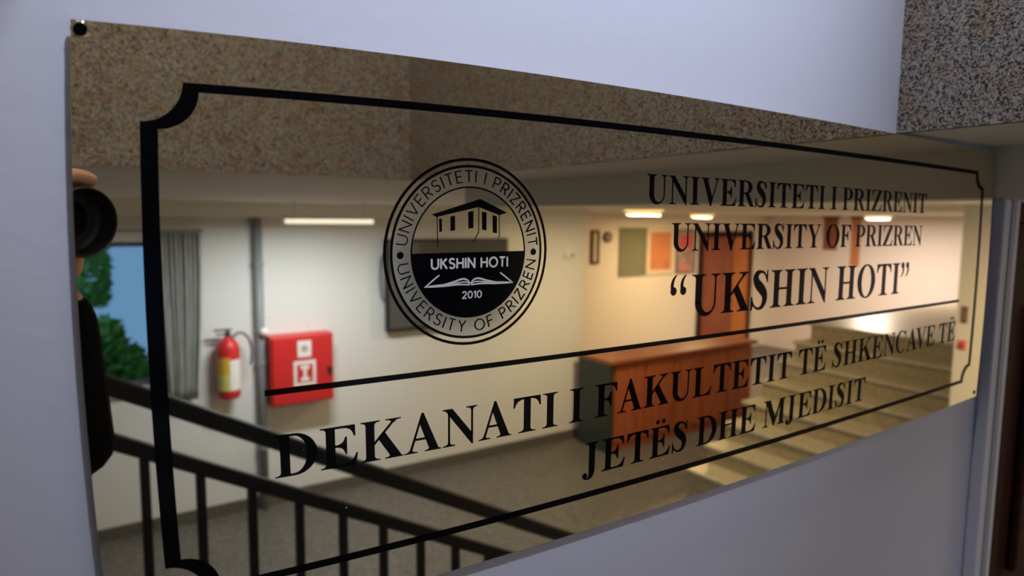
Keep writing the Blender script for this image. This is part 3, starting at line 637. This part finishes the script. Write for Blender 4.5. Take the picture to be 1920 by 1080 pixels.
MB().lathe([(.062, .0352), (.062, .037)], (7.20, YB, 1.22), 24, (0, 1, 0)).build('dial', mat('dial_grey', (.25, .2, .16), .6), ck)
# switch and alarm button on the side wall
sw = thing('light_switch', 'brown light switch on the cream side wall', 'light switch', (4.5, -1.375, .95))
MB().box(4.488, 4.5, -1.402, -1.368, .90, 1.0).build('plate', mat('switch_brown', (.16, .10, .05), .5), sw, bevel=.002); MB().box(4.482, 4.488, -1.395, -1.375, .92, .98).build('rocker', mat('switch_rock', (.22, .15, .08), .5), sw)
al = thing('alarm_button', 'round red alarm button on the cream side wall', 'alarm button', (4.5, -1.37, .76))
MB().box(4.49, 4.5, -1.408, -1.362, .735, .795).build('plate', mat('button_pink', (.70, .25, .20), .5), al, bevel=.002); MB().lathe([(.017, 0), (.017, .012), (.01, .017)], (4.49, -1.385, .765), 20, (-1, 0, 0)).build('button', M_RED, al, smooth=True)

# ------------------------------------------------------------------ lamps
def tube_lamp(x, y, lab, e, c):
    t = thing('ceiling_light', lab, 'ceiling light', (x, y, ZC))
    for sx in (-.25, .25): MB().tube([(x + sx, y, ZC), (x + sx, y, ZC - .10)], .006).build('rod', M_LAMPW, t)
    MB().box(x - .30, x + .30, y - .09, y + .09, ZC - .125, ZC - .10).build('housing', M_LAMPW, t, bevel=.004)
    MB().box(x - .29, x + .29, y - .08, y + .08, ZC - .155, ZC - .125).build('diffuser', mat('diffuser_glow', (.9, .9, .9), .5, emit=c, estr=e), t, bevel=.01)
tube_lamp(1.55, -4.15, 'long white light hung near the far hall wall', 1.0, (.95, 1, .98))
def dome(x, y, lab):
    t = thing('dome_light', lab, 'ceiling light', (x, y, ZC))
    MB().lathe([(.19, 0), (.19, -.02)], (x, y, ZC), 28).build('base', M_LAMPW, t)
    MB().lathe([(.175, -.02), (.17, -.032), (.13, -.048), (.06, -.056), (.002, -.057)], (x, y, ZC), 28).build('glass_dome', mat('dome_glow', (.9, .8, .5), .4, emit=(1, .72, .32), estr=1.3), t, smooth=True)
dome(7.9, -6.3, 'round glowing ceiling light in front of the notice boards'); dome(9.6, -4.6, 'added round ceiling light brightening the pinkish end wall'); dome(3.40, -0.62, 'added unseen round ceiling light brightening the cream switch wall'); dome(4.3, -3.9, 'round glowing ceiling light in front of the reception counter')  # the end-wall and switch-wall domes are added to brighten those walls
sl = thing('added_spot', 'added black spot lamp shaping the brightness of the plaque wall', 'spot light', (SPOT.x, SPOT.y, 3.3))  # made-up fixture around the added spot lamp
dv = (SPOT_T - SPOT).normalized(); q = SPOT - dv * .02
MB().lathe([(.045, -.12), (.05, -.1), (.055, -.02), (.058, 0), (.052, .001), (.048, -.018)], q, 24, dv).build('lamp_can', M_PLASTIC, sl, smooth=True)
MB().tube([(SPOT.x, SPOT.y, 3.3), q - dv * .10], .012).build('stem', M_PLASTIC, sl); MB().lathe([(.06, 0), (.06, -.02)], (SPOT.x, SPOT.y, 3.3), 20).build('rose', M_PLASTIC, sl)
pl = thing('added_wall_lamp', 'added white lamp above the plaque brightening the speckled fascia', 'wall light', (0, WY, 2.86))  # made-up fixture around the added fascia lamp
MB().box(-.28, .28, -.10, WY, 2.78, 2.97).build('housing', M_LAMPW, pl, bevel=.006)
gl = MB().add([(-.26, -.103, 2.80), (.26, -.103, 2.80), (.26, -.103, 2.95), (-.26, -.103, 2.95), (-.26, -.15, 2.80), (.26, -.15, 2.80), (.26, -.11, 2.95), (-.26, -.11, 2.95)], [(0, 1, 2, 3), (4, 7, 6, 5), (0, 4, 5, 1), (1, 5, 6, 2), (2, 6, 7, 3), (3, 7, 4, 0)])
gl.build('diffuser', mat('panel_glow', (.9, .9, .9), .5, emit=(1, .95, .88), estr=1.2), pl)

# ------------------------------------------------------------------ outside the window
lw = MB().box(-14, 14, -15, YF - .25, -1.6, -1.5); tag(struct('ground', lw, M_LAWN, 'grass ground outside the window'))
def tree(x, y, h, r, lab, seed):
    rnd = random.Random(seed); t = thing('tree', lab, 'tree', (x, y, -1.5))
    MB().tube([(x, y, -1.5), (x + .05, y, -.3), (x - .05, y + .05, h - r)], .12, 10).build('trunk', M_BARK, t, smooth=True)
    mb = MB()
    for k in range(2600):
        while True:
            p = Vector((rnd.uniform(-1, 1), rnd.uniform(-1, 1), rnd.uniform(-1, 1)))
            if .45 < p.length < 1: break
        c = Vector((x, y, h)) + p * r * (1 + .25 * math.sin(p.x * 5 + seed) * math.cos(p.z * 4)); a = Vector((rnd.gauss(0, 1), rnd.gauss(0, 1), rnd.gauss(0, 1))).normalized(); b = a.orthogonal().normalized(); s = rnd.uniform(.07, .14)
        mb.add([c - a * s, c + b * s * .45, c + a * s, c - b * s * .45], [(0, 1, 2, 3)])
    tag(mb.build('foliage', M_LEAF, t, fix=False), None, None, None, 'stuff')
tree(.30, -12.0, -.95, .72, 'round leafy green tree in front of the hall window', 3)
tree(-.35, -13.6, .45, 1.15, 'tall spreading tree standing behind the round one outside', 5)

# ------------------------------------------------------------------ the photographer and the camera, seen in the brass
RT = -DN * 0 + Vector((FW.y, -FW.x, 0)).normalized()      # photographer's right
FH = Vector((FW.x, FW.y, 0)).normalized()
UPc = -DN
def at(s, r, u, base=CAM): return base + FW * s + RX * r + UPc * u
LC = at(0, .0125, -.0065)             # lens axis
cm = thing('photo_camera', 'black camera with round lens held up to the plaque', 'camera', LC - FW * .06)
def lens_l(prof, n=40): return MB().lathe(prof, LC, n, FW)
lens_l([(.0345, -.052), (.0345, -.012), (.0360, .004), (.0360, .0215), (.0350, .0225), (.0338, .0215), (.0325, .0), (.029, -.004)]).build('lens_barrel', M_PLASTIC, cm, smooth=False)
lens_l([(.0315, -.0062), (.020, -.0038), (.010, -.0030), (.001, -.0028)]).build('front_glass', mat('lens_glass', (.004, .004, .006), .03, spec=.6), cm, smooth=True)
lens_l([(.0362, -.040), (.0362, -.022), (.0348, -.021)]).build('focus_ring', mat('rubber', (.008, .008, .008), .8), cm)
def obox(c, hx, hy, hz):     # box in camera axes
    mb = MB(); V = [c + RX * (sx * hx) + UPc * (sy * hy) + FW * (sz * hz) for sx in (-1, 1) for sy in (-1, 1) for sz in (-1, 1)]
    return mb.add(V, [(0, 1, 3, 2), (4, 6, 7, 5), (0, 4, 5, 1), (2, 3, 7, 6), (0, 2, 6, 4), (1, 5, 7, 3)])
obox(LC - FW * .075 - RX * .032, .062, .042, .021).build('camera_body', M_PLASTIC, cm, bevel=.008)
obox(LC - FW * .070 + UPc * .050 - RX * .012, .024, .014, .020).build('viewfinder_hump', M_PLASTIC, cm, bevel=.006)
obox(LC - FW * .062 + RX * .018 - UPc * .004, .012, .036, .028).build('grip', mat('rubber', (.008, .008, .008), .8), cm, bevel=.008)
strap = [LC - FW * .07 + RX * .055 + UPc * .03, LC - FW * .085 + RX * .062 - UPc * .05, LC - FW * .11 + RX * .045 - UPc * .16, LC - FW * .14 + RX * .0 - UPc * .22]
MB().tube(strap, .007).build('strap', M_PLASTIC, cm, smooth=True)

ctrp = Vector((CAM.x, CAM.y, 0)) - FH * .33                # body centre on the landing
def B(f, r, z): return ctrp + FH * f + RT * r + Vector((0, 0, z))
ps = thing('person', 'photographer in black jacket raising the camera, face behind it', 'person', ctrp)
def skin(name, chains, material, parent, sub=2):
    """chains: lists of (Vector, radius); chains that share a start point are welded"""
    me = bpy.data.meshes.new(name); V = []; R = []; Ed = []; key = {}
    for ch in chains:
        prev = None
        for p, r in ch:
            k = tuple(round(c, 5) for c in p)
            if k not in key: key[k] = len(V); V.append(tuple(p)); R.append(r)
            i = key[k]
            if prev is not None and prev != i: Ed.append((prev, i))
            prev = i
    me.from_pydata(V, Ed, []); o = bpy.data.objects.new(name, me); COL.objects.link(o)
    o.modifiers.new('skin', 'SKIN'); 
    sv = me.skin_vertices[0].data if me.skin_vertices else None
    if sv is None:
        bm = bmesh.new(); bm.from_mesh(me); bm.verts.layers.skin.verify(); bm.to_mesh(me); bm.free(); sv = me.skin_vertices[0].data
    for i, r in enumerate(R): sv[i].radius = (r, r) if not isinstance(r, tuple) else r; sv[i].use_root = (i == 0)
    s_ = o.modifiers.new('sub', 'SUBSURF'); s_.levels = sub; s_.render_levels = sub
    me.materials.append(material)
    if parent is not None: o.parent = parent; o.matrix_parent_inverse = Matrix.Translation(-parent.location)
    return o
pel = B(0, 0, .92); chest = B(.0, 0, 1.20); nk = B(.0, 0, 1.405); hdp = B(.06, 0, 1.47)
Lw = LC - FW * .024 - RX * .080 - UPc * .052; Rw = LC - FW * .085 + RX * .044 - UPc * .080
shR, shL = B(.02, .185, 1.345), B(.02, -.185, 1.345)
elR = Vector((-.004, -.560, 1.185)); elL = B(.14, -.26, 1.14)
legs = lambda s: [(pel, .08), (B(0, s * .09, .82), .066), (B(.02, s * .10, .48), .058), (B(-.01, s * .10, .10), .042), (B(-.01, s * .10, .045), .038), (B(.11, s * .105, .03), .03)]
arm = lambda sh, el, wr: [(B(0, 0, 1.33), .07), (sh, .052), (el, .040), (wr, .026)]
skin('body', [[(pel, .08), (chest, .085), (B(0, 0, 1.33), .07), (nk, .052), (hdp, .055)], legs(1), legs(-1), arm(shR, elR, Rw), arm(shL, elL, Lw)], M_SKIN, ps)
# head with face
H0 = B(.085, 0, 1.575); mbh = MB(); n = 20; V = []
rings = [(-.125, .030, .02), (-.115, .052, .02), (-.085, .066, .012), (-.05, .074, .004), (0, .079, 0), (.04, .080, -.003), (.08, .072, -.006), (.11, .050, -.008), (.124, .02, -.008)]
for dz, r, fo_ in rings:
    for i in range(n):
        a = 2 * PI * i / n; V.append(H0 + FH * (fo_ + 1.18 * r * math.cos(a)) + RT * (r * math.sin(a)) + Vector((0, 0, dz)))
Fh = [(j * n + i, j * n + (i + 1) % n, (j + 1) * n + (i + 1) % n, (j + 1) * n + i) for j in range(len(rings) - 1) for i in range(n)]
mbh.add(V, Fh + [tuple(range(n)), tuple(range((len(rings) - 1) * n, len(rings) * n))])
ho = mbh.build('head', M_SKIN, ps, smooth=True); sb = ho.modifiers.new('sub', 'SUBSURF'); sb.levels = 1; sb.render_levels = 1
def hp(name, mb, mt):
    o = mb.build(name, mt, smooth=True); o.parent = ho; return o
F = lambda f, r, z: tuple(H0 + FH * f + RT * r + Vector((0, 0, z)))
hp('nose', MB().tube([F(.085, 0, .012), F(.100, 0, -.02), F(.108, 0, -.036), F(.092, 0, -.045)], .011), M_SKIN)
for s_ in (-1, 1):
    hp('eye', MB().ball(F(.080, s_ * .031, .008), .012, 8), M_SIGN); hp('pupil', MB().ball(F(.0885, s_ * .031, .008), .0055, 6), M_HAIR)
    hp('eyebrow', MB().tube([F(.086, s_ * .016, .028), F(.088, s_ * .032, .032), F(.078, s_ * .048, .027)], .005), M_HAIR)
    hp('ear', MB().ball(F(-.008, s_ * .082, -.012), .028, 8, (.6, .6, 1.15)), M_SKIN)
hp('mouth', MB().tube([F(.086, -.024, -.073), F(.094, 0, -.071), F(.086, .024, -.073)], .007), mat('lips', (.45, .18, .15), .5))
hb = MB(); V = []
for j in range(9):
    ph = PI / 2 * j / 8
    for i in range(24):
        a = 2 * PI * i / 24; low = .035 if math.cos(a) > .35 else -.055
        z = low + (.142 - low) * math.sin(ph); r = .092 * math.cos(ph) ** .55 if j < 8 else .002
        V.append(F(-.006 + 1.17 * r * math.cos(a), r * math.sin(a), z))
hp('hair', hb.add(V, [(j * 24 + i, j * 24 + (i + 1) % 24, (j + 1) * 24 + (i + 1) % 24, (j + 1) * 24 + i) for j in range(8) for i in range(24)] + [tuple(range(24))]), M_HAIR)
# left hand round the lens barrel: fingers over the top, thumb below
def along(a, r): return LC + RX * (r * math.cos(a)) + UPc * (r * math.sin(a))
palm = LC - FW * .024 - RX * .052 - UPc * .006
hands = [[(Lw, .024), (palm - RX * .002 - UPc * .012, (.028, .017)), (palm, (.026, .015))]]
for k, (ds, a_end, rr) in enumerate(((.004, 58, .0088), (-.0125, 42, .0092), (-.029, 48, .0088), (-.0445, 62, .0078))):
    ch = [(palm, (.026, .015)), (LC + FW * ds - RX * .050 + UPc * .012, .0105)]
    for t_ in (.33, .62, .84, 1.0):
        a = math.radians(155 + (a_end - 155) * t_); ch.append((along(a, .0465) + FW * ds, rr * (1.02 - .16 * t_)))
    hands.append(ch)
hands.append([(palm - RX * .002 - UPc * .012, (.028, .017)), (along(math.radians(212), .051) - FW * .012, .0115), (along(math.radians(240), .047) - FW * .006, .0105), (along(math.radians(268), .0455) - FW * .006, .009)])
skin('left_hand', hands, M_SKIN, ps)
pr_ = LC - FW * .076 + RX * .047 - UPc * .012
hr = [[(Rw, .024), (pr_ - UPc * .018, (.016, .028)), (pr_, (.015, .026))]]
for k, (du_, rr) in enumerate(((.030, .0088), (.010, .0092), (-.009, .0088), (-.026, .0078))):
    hr.append([(pr_, (.015, .026)), (pr_ + UPc * du_ * .8 + FW * .018, .010), (pr_ + UPc * du_ + FW * .040 - RX * .004, rr), (pr_ + UPc * du_ + FW * .052 - RX * .018, rr * .95), (pr_ + UPc * du_ + FW * .050 - RX * .030, rr * .85)])
hr.append([(pr_ - UPc * .018, (.016, .028)), (pr_ - FW * .022 + UPc * .004, .011), (pr_ - FW * .028 + UPc * .014 - RX * .018, .0105), (pr_ - FW * .028 + UPc * .02 - RX * .036, .009)])
skin('right_hand', hr, M_SKIN, ps)
wrL = Lw + (elL - Lw).normalized() * .015; wrR = Rw + (elR - Rw).normalized() * .008
jarm = lambda sh, el, wr: [(B(0, 0, 1.32), (.12, .10)), (sh, .064), (el, .052), (wr, .037)]
skin('jacket', [[(B(0, 0, .78), (.19, .15)), (B(0, 0, .86), (.185, .145)), (B(0, 0, 1.04), (.17, .135)), (B(0, 0, 1.20), (.165, .13)), (B(0, 0, 1.32), (.12, .10)), (B(0, 0, 1.395), .066)], jarm(shR, elR, wrR), jarm(shL, elL, wrL)], M_CLOTH, ps)
tl = lambda s: [(B(0, 0, .90), (.14, .115)), (B(0, s * .092, .80), .098), (B(.02, s * .10, .48), .074), (B(-.01, s * .10, .09), .060)]
skin('trousers', [tl(1), tl(-1)], M_TROUS, ps)
for s_ in (-1, 1): skin('shoe', [[(B(-.05, s_ * .10, .042), .040), (B(.04, s_ * .102, .040), .042), (B(.13, s_ * .106, .032), .036), (B(.17, s_ * .107, .026), .026)]], M_PLASTIC, ps)
